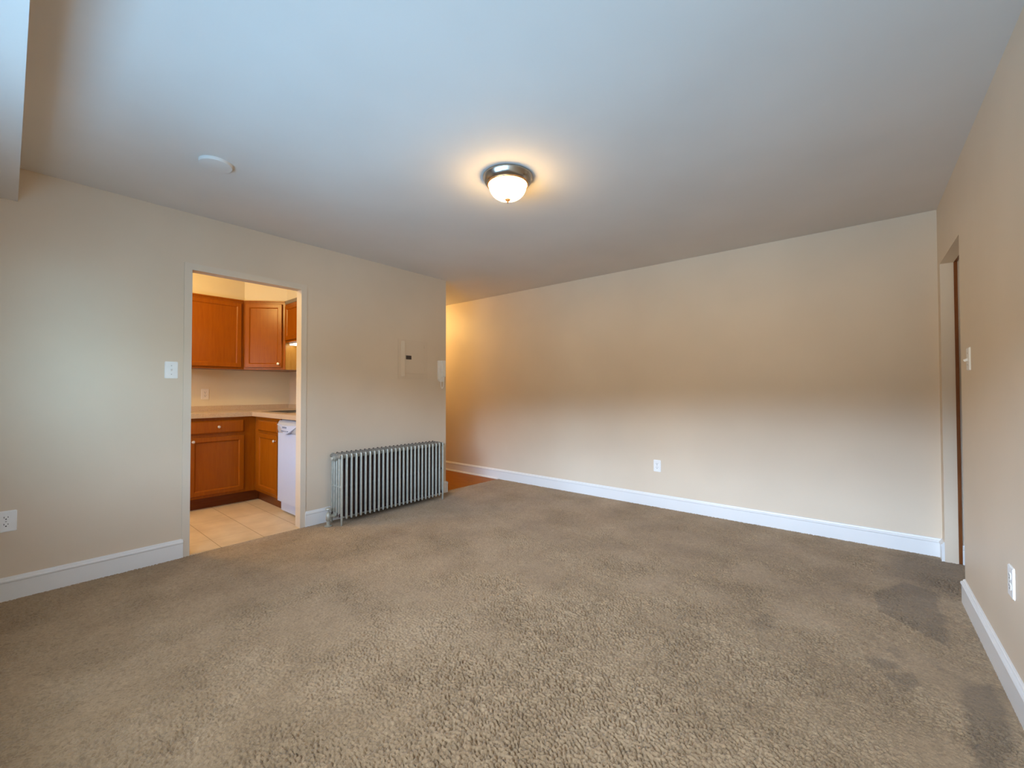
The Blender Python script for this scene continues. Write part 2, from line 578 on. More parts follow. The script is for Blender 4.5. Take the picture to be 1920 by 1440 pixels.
def carpet_mesh():
    g = 0.0045
    x0, x1, y0, y1 = -3.716, XR + 0.16, YW, YB + 0.003
    nx, ny = int(round((x1 - x0) / g)) + 1, int(round((y1 - y0) / g)) + 1
    xs_, ys_ = np.linspace(x0, x1, nx), np.linspace(y0, y1, ny)
    rng = np.random.default_rng(11)
    fx = np.fft.fftfreq(nx, g)[None, :]
    fy = np.fft.rfftfreq(ny, g)[:, None] if False else np.fft.fftfreq(ny, g)[:, None]
    fr = np.sqrt(fx * fx + fy * fy)

    def band(f0, w):
        sp_ = np.fft.fft2(rng.standard_normal((ny, nx)))
        n_ = np.fft.ifft2(sp_ * np.exp(-((fr - f0) / w) ** 2)).real
        return n_ / n_.std()
    tuft = 0.8 * band(64, 24) + 0.6 * band(94, 24)       # twisted tufts, 10-18 mm apart
    lump = band(14, 14)
    wide = band(1.5, 2.0)
    t = np.clip((tuft + 0.25 * lump + 1.15) / 1.4, 0, 1)
    t = t * t * (3 - 2 * t)
    # pile stands up in the middle of the room and is trodden flat along the walls and towards the doorways
    X_, Y_ = xs_[None, :], ys_[:, None]
    up = np.exp(-((X_ + 0.85) / 0.95) ** 2 - ((Y_ - 1.1) / 1.35) ** 2)
    wear = np.clip(0.26 + 0.85 * up + 0.16 * wide, 0.18, 1.1)
    z = -0.0140 * wear * (1 - t) + wear * (0.0006 * (lump - 2.0) + 0.0007 * tuft)
    z -= z.max() - 0.001
    co = np.empty((ny, nx, 3), np.float32)
    co[:, :, 0], co[:, :, 1], co[:, :, 2] = xs_[None, :], ys_[:, None], z
    yc, xc = (ys_[:-1] + g / 2)[:, None], (xs_[:-1] + g / 2)[None, :]
    edge = np.interp(ys_[:-1], [3.22, 3.23, 3.32, 3.6, 3.9, 4.19], [-3.672, -3.702, -3.716, -3.712, -3.698, -3.690])[:, None]
    keep = xc > np.where(yc < 3.225, -3.672, edge)
    iy, ix = np.nonzero(keep & np.ones((ny - 1, nx - 1), bool))
    a_ = iy * nx + ix
    quads = np.stack([a_, a_ + 1, a_ + nx + 1, a_ + nx], 1).astype(np.int32)
    used = np.zeros(nx * ny, bool)
    used[quads.ravel()] = True
    remap = np.cumsum(used).astype(np.int32) - 1
    co = co.reshape(-1, 3)[used]
    quads = remap[quads]
    me = bpy.data.meshes.new('floor')
    me.vertices.add(len(co))
    me.vertices.foreach_set('co', co.ravel())
    me.loops.add(quads.size)
    me.loops.foreach_set('vertex_index', quads.ravel())
    me.polygons.add(len(quads))
    me.polygons.foreach_set('loop_start', np.arange(0, quads.size, 4, dtype=np.int32))
    me.polygons.foreach_set('use_smooth', np.ones(len(quads), bool))
    me.update(calc_edges=True)
    me.materials.append(M['carpet'])
    o = bpy.data.objects.new('floor', me)
    COL.objects.link(o)
    o['kind'] = 'structure'
    return o


carpet_mesh()
bm = bmesh.new(); box(bm, XR + 0.161, 1.65, 2.2, 4.19, -0.03, -0.003); struct(bm, 'floor_bedroom', 'carpet')
bm = bmesh.new(); box(bm, -3.672, XR + 0.16, YW, YB, -0.04, -0.028); struct(bm, 'floor_base', 'carpet')
bm = bmesh.new(); box(bm, KX, -3.674, YW, KY, -0.03, -0.001); struct(bm, 'floor_kitchen', 'tile')
bm = bmesh.new(); box(bm, -7.4, -3.68, YE - 0.02, YB, -0.03, -0.006); struct(bm, 'floor_hall', 'hall_floor')

# window wall with two room windows and a kitchen window
bm = bmesh.new()
xs = [KX - 0.1, KWIN[0], KWIN[1], WINS[0][0], WINS[0][1], WINS[1][0], WINS[1][1], XR + 0.072]
zz = [0, WZ0, WZ1, H]
for i in range(len(xs) - 1):
    for j in range(3):
        if j == 1 and i in (1, 3, 5):
            continue
        box(bm, xs[i], xs[i + 1], YW - 0.12, YW, zz[j], zz[j + 1])
struct(bm, 'wall_window', 'wall')


def window(name, x0, x1):
    bm = bmesh.new()
    y0, y1 = YW - 0.085, YW - 0.035
    zm = (WZ0 + WZ1) / 2
    f = 0.045
    for a in ((x0, x0 + f, WZ0, WZ1), (x1 - f, x1, WZ0, WZ1), (x0 + f, x1 - f, WZ0, WZ0 + f), (x0 + f, x1 - f, WZ1 - f, WZ1), (x0 + f, x1 - f, zm - 0.02, zm + 0.02)):
        box(bm, a[0], a[1], y0, y1, a[2], a[3])
    o = struct(bm, name, 'white_trim')
    bm = bmesh.new(); box(bm, x0 + f, x1 - f, YW - 0.062, YW - 0.058, WZ0 + f, zm - 0.02); finish(bm, 'pane', 'glass', o)
    bm = bmesh.new(); box(bm, x0 + f, x1 - f, YW - 0.062, YW - 0.058, zm + 0.02, WZ1 - f); finish(bm, 'pane', 'glass', o)
    bm = bmesh.new(); box(bm, x0 - 0.03, x1 + 0.03, YW, YW + 0.05, WZ0 - 0.03, WZ0); finish(bm, 'sill', 'white_trim', o, bevel=0.004)


window('window_1', *WINS[0])
window('window_2', *WINS[1])
window('window_3', *KWIN)

# baseboards: profile with a rounded cap (d = out of wall, z)
PROF = [(0, -0.02), (0.015, -0.02), (0.015, 0.095), (0.019, 0.100), (0.0195, 0.107), (0.016, 0.113), (0.010, 0.115), (0.0085, 0.121), (0.005, 0.125), (0, 0.126)]


def baseboard(bm, p0, p1, out, h=1.0, cap0=True):
    p0, p1, o = Vector((*p0, 0)), Vector((*p1, 0)), Vector((*out, 0))
    a = [bm.verts.new(p0 + o * d + Vector((0, 0, z * h))) for d, z in PROF]
    c = [bm.verts.new(p1 + o * d + Vector((0, 0, z * h))) for d, z in PROF]
    bm.faces.new(a); bm.faces.new(list(reversed(c)))
    k = len(PROF)
    for i in range(k):
        bm.faces.new((a[i], c[i], c[(i + 1) % k], a[(i + 1) % k]))


bm = bmesh.new()
baseboard(bm, (XL, YW), (XL, 0.803), (1, 0))
baseboard(bm, (XL, 1.648), (XL, YE), (1, 0))
struct(bm, 'baseboard_left', 'white_trim')
bm = bmesh.new()
baseboard(bm, (XL + 0.0195, YE), (-7.4, YE), (0, 1))
struct(bm, 'baseboard_hall', 'white_trim')
bm = bmesh.new()
baseboard(bm, (-7.4, YB), (XR, YB), (0, -1))
struct(bm, 'baseboard_back', 'white_trim')
bm = bmesh.new()            # shoe moulding on the hard floor of the hall
prism(bm, [(YB - 0.015, -0.006), (YB - 0.030, -0.006), (YB - 0.028, 0.006), (YB - 0.022, 0.012), (YB - 0.015, 0.014)], -7.4, -3.70, 'x')
struct(bm, 'trim_3', 'white_trim')
bm = bmesh.new()
baseboard(bm, (XR, YW), (XR, RD_A), (-1, 0))
baseboard(bm, (XR, RD_B), (XR, YB), (-1, 0))
struct(bm, 'baseboard_right', 'white_trim')
bm = bmesh.new()
baseboard(bm, (XR + 0.084, 4.100), (1.6, 4.100), (0, -1))
struct(bm, 'baseboard_bedroom', 'white_trim')

# flush painted metal casing round the kitchen opening
bm = bmesh.new()
c = 0.046
pts = [(DOOR_A - c, -0.02), (DOOR_A, -0.02), (DOOR_A, DOOR_T), (DOOR_B, DOOR_T), (DOOR_B, -0.02), (DOOR_B + c, -0.02), (DOOR_B + c, DOOR_T + c), (DOOR_A - c, DOOR_T + c)]
prism(bm, pts, XL, XL + 0.007, 'x')
struct(bm, 'trim_1', 'casing', bevel=0.0025)
# brown wooden door frame behind the plaster reveal of the right doorway
bm = bmesh.new()
pts = [(RD_B + 0.02, 0), (RD_B - 0.002, 0), (RD_B - 0.002, RD_T - 0.0), (RD_A, RD_T - 0.0), (RD_A, RD_T + 0.02), (RD_B + 0.02, RD_T + 0.02)]
prism(bm, pts, XR + 0.066, XR + 0.083, 'x')
struct(bm, 'trim_2', 'door_wood')


# ------------------------------------------------------------------ wall plates
def plate(parent, Mx, w=0.073, h=0.117, mat='white_plastic'):
    bm = bmesh.new()
    box(bm, -w / 2, w / 2, -h / 2, h / 2, 0, 0.006)
    bmesh.ops.bevel(bm, geom=[e for e in bm.edges if max(v.co.z for v in e.verts) > 0.005], offset=0.0035, segments=3, affect='EDGES')
    bmesh.ops.transform(bm, matrix=Mx, verts=bm.verts)
    return finish(bm, 'cover_plate', mat, parent, smooth=True)


def screw(parent, Mx, x, y, z=0.006):
    bm = bmesh.new()
    lathe(bm, [(0.0035, 0), (0.0035, 0.0008), (0.002, 0.0014), (0, 0.0015)], Mx @ Matrix.Translation((x, y, z)), 12)
    finish(bm, 'screw', 'screw', parent, smooth=True)


def outlet(loc, along, out, label, group=None, mat='white_plastic', w=0.073):
    t = thing('wall_outlet', loc, label, 'outlet', group)
    Mx = frame(loc, along, out)
    plate(t, Mx, w=w, mat=mat)
    for s in (-1, 1):
        bm = bmesh.new()
        pts = []
        for i in range(28):
            a = 2 * pi * i / 28
            pts.append((max(-0.0165, min(0.0165, 0.0185 * cos(a))), s * 0.0195 + 0.0142 * sin(a)))
        prism(bm, pts, 0.005, 0.0078, 'z', Mx)
        r = finish(bm, 'receptacle', mat, t)
        bm = bmesh.new()
        y = s * 0.0195
        box(bm, -0.0085, -0.006, y + 0.000, y + 0.009, 0.007, 0.0080, Mx)
        box(bm, 0.006, 0.0085, y + 0.001, y + 0.008, 0.007, 0.0080, Mx)
        lathe(bm, [(0.0032, 0.007), (0.0032, 0.0080)], Mx @ Matrix.Translation((0, y - 0.006, 0)), 12)
        finish(bm, 'slots', 'slot', r)
    screw(t, Mx, 0, 0)
    return t


def switch(loc, along, out, label, tilt=1):
    t = thing('light_switch', loc, label, 'light switch', 'wall light switches')
    Mx = frame(loc, along, out)
    plate(t, Mx)
    bm = bmesh.new()
    box(bm, -0.0055, 0.0055, -0.012, 0.012, 0.0055, 0.0070, Mx)
    finish(bm, 'toggle_slot', 'phone', t)
    bm = bmesh.new()
    vs = box(bm, -0.0042, 0.0042, -0.006, 0.006, 0.004, 0.022)
    bmesh.ops.bevel(bm, geom=list(bm.edges), offset=0.0015, segments=2, affect='EDGES')
    bmesh.ops.transform(bm, matrix=Mx @ Matrix.Rotation(radians(-24 * tilt), 4, 'X'), verts=bm.verts)
    finish(bm, 'toggle', 'white_plastic', t, smooth=True)
    for s in (-1, 1):
        screw(t, Mx, 0, s * 0.030)
    return t


switch((XL, 0.728, 1.311), (0, 1, 0), (1, 0, 0), 'white toggle light switch on wall beside the kitchen opening')
switch((XR, 3.143, 1.323), (0, -1, 0), (-1, 0, 0), 'white toggle light switch seen edge-on beside the narrow brown-framed doorway', -1)
outlet((XL, 0.006, 0.437), (0, 1, 0), (1, 0, 0), 'white wall outlet above the baseboard left of the kitchen opening', 'living room wall outlets', w=0.080)
outlet((-1.572, YB, 0.408), (1, 0, 0), (0, -1, 0), 'white wall outlet low in the middle of the long blank beige wall', 'living room wall outlets')
outlet((XR, 2.425, 0.441), (0, -1, 0), (-1, 0, 0), 'white wall outlet seen edge-on just above the baseboard on the narrow doorway wall', 'living room wall outlets')
outlet((KX, 1.40, 1.131), (0, 1, 0), (1, 0, 0), 'almond wall outlet above the kitchen counter under the cabinets', mat='ivory_plastic')

# ------------------------------------------------------------------ electrical panel
t = thing('breaker_panel', (XL, 2.78, 1.287), 'beige painted breaker panel door set in the wall above radiator', 'breaker panel')
Mx = frame((XL, 2.586, 1.287), (0, 1, 0), (1, 0, 0))
bm = bmesh.new()
box(bm, 0, 0.384, 0, 0.417, 0, 0.004, Mx)
finish(bm, 'trim_frame', 'panel', t, bevel=0.0015)
bm = bmesh.new()
box(bm, 0.082, 0.335, 0.062, 0.400, 0.004, 0.010, Mx)
d = finish(bm, 'door', 'panel', t, bevel=0.002)
bm = bmesh.new()
pts = [(0.036, 0.003), (0.036, 0.0055), (0.072, 0.018), (0.078, 0.018), (0.078, 0.003)]
lo = [bm.verts.new(Mx @ Vector((x, 0.030, z))) for x, z in pts]
hi = [bm.verts.new(Mx @ Vector((x, 0.400, z))) for x, z in pts]
bm.faces.new(lo); bm.faces.new(list(reversed(hi)))
for i in range(5):
    bm.faces.new((lo[i], hi[i], hi[(i + 1) % 5], lo[(i + 1) % 5]))
finish(bm, 'side_flange', 'panel', t)
bm = bmesh.new()
box(bm, 0.094, 0.162, 0.210, 0.251, 0.009, 0.0125, Mx)
l = finish(bm, 'latch', 'latch', d, bevel=0.001)
l['label'] = 'dark brown latch'
for k in (0.10, 0.34):
    bm = bmesh.new()
    lathe(bm, [(0.004, 0.0), (0.004, 0.034)], Mx @ Matrix.Translation((0.338, k, 0.007)) @ Matrix.Rotation(-pi / 2, 4, 'X'), 10)
    finish(bm, 'hinge', 'panel', t)

# ------------------------------------------------------------------ intercom handset
t = thing('intercom_phone', (XL, 3.168, 1.262), 'pale grey wall intercom phone with corded handset at the wall end', 'intercom phone')
Mx = frame((XL, 3.112, 1.268), (0, 1, 0), (1, 0, 0))
bm = bmesh.new()
prism(bm, [(0, 0.025), (0, 0.236), (0.005, 0.240), (0.077, 0.240), (0.082, 0.236), (0.082, 0.008), (0.077, 0.0), (0.022, 0.0)], 0, 0.032, 'z', Mx)
finish(bm, 'base', 'phone', t, bevel=0.003)
bm = bmesh.new()
prof = [(0.205, 0.032), (0.238, 0.034), (0.240, 0.056), (0.232, 0.066), (0.060, 0.066), (0.052, 0.056), (0.054, 0.034), (0.090, 0.032), (0.096, 0.042), (0.196, 0.042)]
lo = [bm.verts.new(Mx @ Vector((0.030, y, z))) for y, z in prof]
hi = [bm.verts.new(Mx @ Vector((0.067, y, z))) for y, z in prof]
bm.faces.new(lo); bm.faces.new(list(reversed(hi)))
for i in range(len(prof)):
    j = (i + 1) % len(prof)
    bm.faces.new((lo[i], hi[i], hi[j], lo[j]))
finish(bm, 'handset', 'phone', t, bevel=0.004, smooth=True)
bm = bmesh.new()
lathe(bm, [(0.005, 0.032), (0.005, 0.0345), (0.0, 0.035)], Mx @ Matrix.Translation((0.016, 0.040, 0)), 16)
finish(bm, 'button', 'white_plastic', t)
bm = bmesh.new()
pts = []
for i in range(41):
    q = i / 40
    ang = pi * q
    x = 0.044 - 0.013 * cos(ang) * (1.0 + 0.35 * sin(ang))
    y = 0.008 + 0.046 * q - 0.105 * sin(ang)
    z = 0.022 + 0.030 * q
    pts.append(Mx @ Vector((x, y, z)))
tube(bm, pts, 0.0042, 8)
finish(bm, 'cord', 'phone', t, smooth=True)

# ------------------------------------------------------------------ cast iron radiator
RX_F, RX_B = -3.452, -3.618          # front and back tube centres
Y0, PITCH, NSEC = 1.857, 0.04555, 26
rad = thing('radiator', ((RX_F + RX_B) / 2, Y0 + PITCH * (NSEC - 1) / 2, 0), 'long silver painted cast iron radiator standing against the wall by the hall', 'radiator')


def section_mesh(name, legs, iron):  # iron: inner columns, hubs and tie take the painted gap shade
    bm = bmesh.new()
    n = 5
    half = (RX_F - RX_B) / 2
    for i in range(n):
        x = -half + 2 * half * i / (n - 1)
        outer = i in (0, n - 1)
        z0 = 0.048 if outer else 0.062
        zt = 0.614 if i == n - 1 else 0.617 if outer else 0.612
        rx, ry = (0.0140, 0.0098) if outer else (0.0115, 0.0105)
        prof = [(0, z0), (0.6, z0 + 0.003), (0.9, z0 + 0.010), (1, z0 + 0.020), (1, zt - 0.022), (0.92, zt - 0.010), (0.6, zt - 0.002), (0, zt)]
        if outer and legs:
            prof = [(0, 0.0), (0.45, 0.0), (0.62, 0.012), (0.75, 0.040), (1, 0.085), (1, zt - 0.022), (0.92, zt - 0.010), (0.6, zt - 0.002), (0, zt)]
        n0 = len(bm.faces)
        lathe(bm, prof, Matrix.Translation((x, 0, 0)), 14, rx, ry)
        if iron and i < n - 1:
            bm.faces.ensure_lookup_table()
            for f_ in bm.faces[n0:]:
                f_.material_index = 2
    # top and bottom headers joining the tubes
    n0 = len(bm.faces)
    for zc, hh in ((0.590, 0.018), (0.083, 0.016)):
        pts = []
        for k in range(20):
            a = 2 * pi * k / 20
            pts.append(((0.0205 if zc > 0.3 else 0.0095) * cos(a), zc + hh * sin(a)))
        lo = [bm.verts.new((-half - 0.004, y, z)) for y, z in pts]
        hi = [bm.verts.new((half + 0.004, y, z)) for y, z in pts]
        bm.faces.new(lo); bm.faces.new(list(reversed(hi)))
        for k in range(20):
            bm.faces.new((lo[k], hi[k], hi[(k + 1) % 20], lo[(k + 1) % 20]))
    # rounded shoulders over the top
    for i in range(n - 1):
        x = -half + 2 * half * (i + 0.5) / (n - 1)
        lathe(bm, [(0, -0.010), (0.9, -0.006), (1, 0), (0.8, 0.006), (0, 0.0095)], Matrix.Translation((x, 0, 0.604)), 14, 0.021, 0.019)
    bm.faces.ensure_lookup_table()
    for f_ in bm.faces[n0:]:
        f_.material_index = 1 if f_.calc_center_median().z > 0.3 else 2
    # hubs to the next section
    n0 = len(bm.faces)
    for zc, r in ((0.575, 0.021), (0.085, 0.021)):
        lathe(bm, [(r, -PITCH / 2), (r, PITCH / 2)], Matrix.Translation((0, 0, zc)) @ Matrix.Rotation(-pi / 2, 4, 'X'), 18)
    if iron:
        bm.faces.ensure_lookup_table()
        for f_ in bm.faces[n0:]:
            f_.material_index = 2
    n0 = len(bm.faces)
    # mid tie
    box(bm, -half, half, -0.006, 0.006, 0.325, 0.337)
    for i in range(n - 1):
        x = -half + 2 * half * (i + 0.5) / (n - 1)
        lathe(bm, [(0, -0.009), (0.012, -0.005), (0.012, 0.005), (0, 0.009)], Matrix.Translation((x, 0, 0.331)), 10, 1, 0.75)
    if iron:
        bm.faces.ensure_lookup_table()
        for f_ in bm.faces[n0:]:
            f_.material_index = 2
    o = finish(bm, name, 'radiator', rad, smooth=True, loc=(0, 0, 0))
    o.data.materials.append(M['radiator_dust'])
    o.data.materials.append(M['radiator_gap_shade'])
    return o


first = section_mesh('end_section', True, False)
inner = section_mesh('section', False, True)
last = section_mesh('end_section', True, True)
for k in range(NSEC):
    y = (k - (NSEC - 1) / 2) * PITCH
    if k == 0:
        o = first
    elif k == 1:
        o = inner
    elif k == NSEC - 1:
        o = last
    else:
        o = inner.copy()
        COL.objects.link(o)
        o.parent = rad
    o.location = (0, y, 0)
yl = Y0 - PITCH / 2
bm = bmesh.new()
cx = (RX_F + RX_B) / 2
Rx = Matrix.Rotation(pi / 2, 4, 'X')
lathe(bm, [(0.024, -0.012), (0.024, 0.010), (0.017, 0.011), (0.017, 0.024), (0.013, 0.028), (0, 0.028)], Matrix.Translation((cx, yl, 0.575)) @ Rx, 6)
finish(bm, 'plug', 'radiator', rad, bevel=0.001)
bm = bmesh.new()
vy = yl - 0.052
lathe(bm, [(0.019, -0.012), (0.019, 0.008), (0.014, 0.009), (0.014, 0.060), (0.0, 0.060)], Matrix.Translation((cx, yl, 0.080)) @ Rx, 16)
lathe(bm, [(0.0, 0.0), (0.032, 0.0), (0.032, 0.004), (0.015, 0.008), (0.015, 0.045), (0.021, 0.052), (0.023, 0.080), (0.021, 0.098), (0.016, 0.104), (0.016, 0.116), (0.011, 0.120), (0.007, 0.124), (0.007, 0.140), (0, 0.140)], Matrix.Translation((cx, vy, 0)), 18)
v = finish(bm, 'valve', 'radiator', rad, smooth=True)
bm = bmesh.new()
lathe(bm, [(0, 0.136), (0.010, 0.136), (0.020, 0.139), (0.026, 0.141), (0.029, 0.146), (0.027, 0.152), (0.018, 0.156), (0.008, 0.157), (0, 0.157)], Matrix.Translation((cx, vy, 0)), 20)
finish(bm, 'hand_wheel', 'radiator', v, smooth=True)

# ------------------------------------------------------------------ ceiling lamp and blank cover
LX, LY = -1.600, 1.893
lamp = thing('ceiling_lamp', (LX, LY, H), 'lit flush ceiling lamp with frosted glass bowl and nickel ring', 'ceiling lamp')
T = Matrix.Translation((LX, LY, H))
bm = bmesh.new()
lathe(bm, [(0.10, 0.0), (0.147, 0.0), (0.149, -0.003), (0.149, -0.010), (0.145, -0.016), (0.142, -0.026), (0.133, -0.040), (0.1225, -0.047), (0.118, -0.045), (0.110, -0.030), (0.10, -0.02)], T, 64)
finish(bm, 'canopy_ring', 'brushed', lamp, smooth=True)
bm = bmesh.new()
pr = [(0.1185 + 0.0065 * cos(a), -0.0490 + 0.0060 * sin(a)) for a in [2 * pi * i / 10 for i in range(10)]]
rings = [[bm.verts.new(T @ Vector((r * cos(2 * pi * k / 64), r * sin(2 * pi * k / 64), z))) for r, z in pr] for k in range(64)]
for k in range(64):
    a, c = rings[k], rings[(k + 1) % 64]
    for i in range(10):
        bm.faces.new((a[i], a[(i + 1) % 10], c[(i + 1) % 10], c[i]))
finish(bm, 'rim', 'copper', lamp, smooth=True)
bm = bmesh.new()
prof = [(0.1125, -0.046)]
for i in range(1, 15):
    a = i / 14 * pi / 2
    prof.append((0.1125 * cos(a) ** 0.78 if i < 14 else 0.0, -0.046 - 0.090 * sin(a)))
lathe(bm, prof, T, 56)
bowl = finish(bm, 'glass_bowl', 'dome', lamp, smooth=True)
bm = bmesh.new()
lathe(bm, [(r_, z_ + 0.0105) for r_, z_ in [(0, -0.143), (0.015, -0.1445), (0.0175, -0.148), (0.015, -0.153), (0.008, -0.158), (0.005, -0.161), (0.0065, -0.164), (0.004, -0.168), (0, -0.169)]], T, 20)
finish(bm, 'finial', 'finial', lamp, smooth=True)

bm = bmesh.new()
lathe(bm, [(0, 0), (0.079, 0), (0.079, -0.014), (0.077, -0.0165), (0.072, -0.0175), (0, -0.0175)], None, 56)
cp = finish(bm, 'ceiling_cover', 'ceiling', None, smooth=True, loc=(-2.757, 0.732, H))
tag(cp, 'round blank cover plate painted to match, on the ceiling', 'cover plate')

# ------------------------------------------------------------------ kitchen
CT, CB = 0.945, 0.900                 # counter top and underside
FX, FY = -4.970, 1.700                # cabinet face planes
Y_END = 1.09                          # near end of the run that shows


def panel_door(bm, w, h, t=0.020, fr=0.040, Mx=None):
    loops = [(0, 0.0), (0, t - 0.003), (0.003, t), (fr, t), (fr + 0.004, t - 0.003), (fr + 0.010, t - 0.009)]
    rings = []
    for ins, z in loops:
        rings.append([bm.verts.new(p) for p in ((ins, ins, z), (w - ins, ins, z), (w - ins, h - ins, z), (ins, h - ins, z))])
    for a, c in zip(rings, rings[1:]):
        for i in range(4):
            bm.faces.new((a[i], a[(i + 1) % 4], c[(i + 1) % 4], c[i]))
    bm.faces.new(rings[-1])
    bm.faces.new(list(reversed(rings[0])))
    if Mx is not None:
        bmesh.ops.transform(bm, matrix=Mx, verts=[v for r in rings for v in r])


def slab_front(bm, w, h, t=0.020, Mx=None):
    loops = [(0, 0.0), (0, t - 0.008), (0.012, t)]
    rings = []
    for ins, z in loops:
        rings.append([bm.verts.new(p) for p in ((ins, ins, z), (w - ins, ins, z), (w - ins, h - ins, z), (ins, h - ins, z))])
    for a, c in zip(rings, rings[1:]):
        for i in range(4):
            bm.faces.new((a[i], a[(i + 1) % 4], c[(i + 1) % 4], c[i]))
    bm.faces.new(rings[-1])
    bm.faces.new(list(reversed(rings[0])))
    bmesh.ops.transform(bm, matrix=Mx, verts=[v for r in rings for v in r])


def knob(parent, Mx, x, y, z=0.020):
    bm = bmesh.new()
    lathe(bm, [(0, 0), (0.006, 0), (0.005, 0.008), (0.007, 0.012), (0.0135, 0.016), (0.0145, 0.020), (0.012, 0.025), (0.006, 0.027), (0, 0.0275)], Mx @ Matrix.Translation((x, y, z)), 20)
    k = finish(bm, 'knob', 'knob', parent, smooth=True)
    k['label'] = 'small satin knob'


def cabinet_door(parent, Mx, w, h, kx=None, ky=None):
    bm = bmesh.new()
    panel_door(bm, w, h, Mx=Mx)
    d = finish(bm, 'door', 'cabinet', parent)
    if kx is not None:
        knob(d, Mx, kx, ky)
    return d


AX, AY = (0, 1, 0), (1, 0, 0)
# left base cabinet (faces the room)
c1 = thing('base_cabinet', (-5.25, (Y_END + 1.70) / 2, 0), 'cherry wood base cabinet facing the opening, drawer over wide door', 'kitchen cabinet', 'kitchen base cabinets')
bm = bmesh.new()
box(bm, KX + 0.005, FX, Y_END, FY, 0.112, CB - 0.001)
finish(bm, 'body', 'cabinet', c1)
bm = bmesh.new()
box(bm, KX + 0.01, -5.030, Y_END, 1.757, 0.0, 0.111)
finish(bm, 'toe_kick', 'cabinet_dark', c1)
Mx = frame((FX, 1.125, 0.742), AX, (1, 0, 0))
bm = bmesh.new(); slab_front(bm, 0.465, 0.128, Mx=Mx)
d = finish(bm, 'drawer', 'cabinet', c1)
knob(d, Mx, 0.236, 0.064)
Mx = frame((FX, 1.125, 0.140), AX, (1, 0, 0))
cabinet_door(c1, Mx, 0.465, 0.565, 0.026, 0.533)

# sink base cabinet on the return
c2 = thing('base_cabinet', (-4.65, 2.0, 0), 'narrow cherry wood base cabinet between the inner corner and dishwasher', 'kitchen cabinet', 'kitchen base cabinets')
bm = bmesh.new()
box(bm, FX + 0.001, -4.330, FY, KY - 0.005, 0.112, CB - 0.185)
box(bm, FX + 0.001, -4.330, FY, FY + 0.02, CB - 0.185, CB - 0.001)
finish(bm, 'body', 'cabinet', c2)
bm = bmesh.new()
box(bm, -5.028, -4.325, 1.752, 1.77, 0.0, 0.111)
finish(bm, 'toe_kick', 'cabinet_dark', c2)
Mx = frame((-4.850, FY, 0.752), AY, (0, -1, 0))
bm = bmesh.new(); slab_front(bm, 0.485, 0.112, Mx=Mx)
finish(bm, 'drawer', 'cabinet', c2)
Mx = frame((-4.850, FY, 0.148), AY, (0, -1, 0))
cabinet_door(c2, Mx, 0.485, 0.580, 0.452, 0.527)

# countertop with sink cut-out, low backsplash
SX0, SX1, SY0, SY1 = -4.87, -4.31, 1.745, 2.17
ct = thing('countertop', (-5.2, 1.9, CT), 'speckled tan laminate countertop turning the kitchen corner', 'countertop')
bm = bmesh.new()
ex, ey = -4.935, 1.655
box(bm, KX, ex, Y_END - 0.01, ey, CB, CT)
box(bm, KX, SX0, ey, KY, CB, CT)
box(bm, SX0, SX1, ey, SY0, CB, CT)
box(bm, SX0, SX1, SY1, KY, CB, CT)
box(bm, SX1, XL - TW - 0.002, ey, KY, CB, CT)
finish(bm, 'worktop', 'laminate', ct)
bm = bmesh.new()
box(bm, KX, KX + 0.019, Y_END - 0.01, KY, CT, CT + 0.056)
box(bm, KX + 0.019, XL - TW - 0.002, KY - 0.019, KY, CT, CT + 0.056)
finish(bm, 'backsplash', 'laminate', ct)

sk = thing('kitchen_sink', (-4.55, 1.95, CT), 'stainless drop-in sink in the counter above the narrow cabinet', 'sink')
bm = bmesh.new()
o0, i0 = (SX0 - 0.018, SX1 + 0.018, SY0 - 0.018, SY1 + 0.018), (SX0 + 0.02, SX1 - 0.02, SY0 + 0.02, SY1 - 0.02)
zt = CT + 0.006
for a in ((o0[0], o0[1], o0[2], i0[2]), (o0[0], o0[1], i0[3], o0[3]), (o0[0], i0[0], i0[2], i0[3]), (i0[1], o0[1], i0[2], i0[3])):
    box(bm, a[0], a[1], a[2], a[3], CT + 0.0005, zt)
finish(bm, 'rim', 'steel', sk)
bm = bmesh.new()
b0, b1 = CT - 0.17, CT + 0.004
w = 0.003
x0, x1, y0, y1 = i0
box(bm, x0 - w, x0, y0 - w, y1 + w, b0, b1)
box(bm, x1, x1 + w, y0 - w, y1 + w, b0, b1)
box(bm, x0, x1, y0 - w, y0, b0, b1)
box(bm, x0, x1, y1, y1 + w, b0, b1)
box(bm, x0, x1, y0, y1, b0, b0 + w)
finish(bm, 'basin', 'steel', sk)

# dishwasher
DX0, DX1, DY = -4.322, -3.868, 1.676
dw = thing('dishwasher', ((DX0 + DX1) / 2, 1.95, 0), 'white dishwasher under the counter at the edge of the opening', 'dishwasher')
bm = bmesh.new(); box(bm, DX0 + 0.008, DX1, DY + 0.03, KY - 0.03, 0.02, CB - 0.012); finish(bm, 'body', 'appliance', dw)
bm = bmesh.new(); box(bm, DX0, DX1, DY, DY + 0.029, 0.115, 0.766); finish(bm, 'door', 'appliance', dw, bevel=0.006, segs=3, smooth=True)
bm = bmesh.new(); box(bm, DX0, DX1, 1.735, 1.752, 0.012, 0.100); finish(bm, 'kick_plate', 'appliance', dw, bevel=0.003)
bm = bmesh.new()
prism(bm, [(DY + 0.029, 0.769), (DY + 0.004, 0.769), (DY - 0.004, 0.80), (DY - 0.004, 0.845), (DY + 0.006, 0.872), (DY + 0.016, 0.884), (DY + 0.029, 0.884)], DX0, DX1, 'x')
cpn = finish(bm, 'control_panel', 'appliance_grey', dw, bevel=0.003, smooth=True)
cxm = (DX0 + DX1) / 2
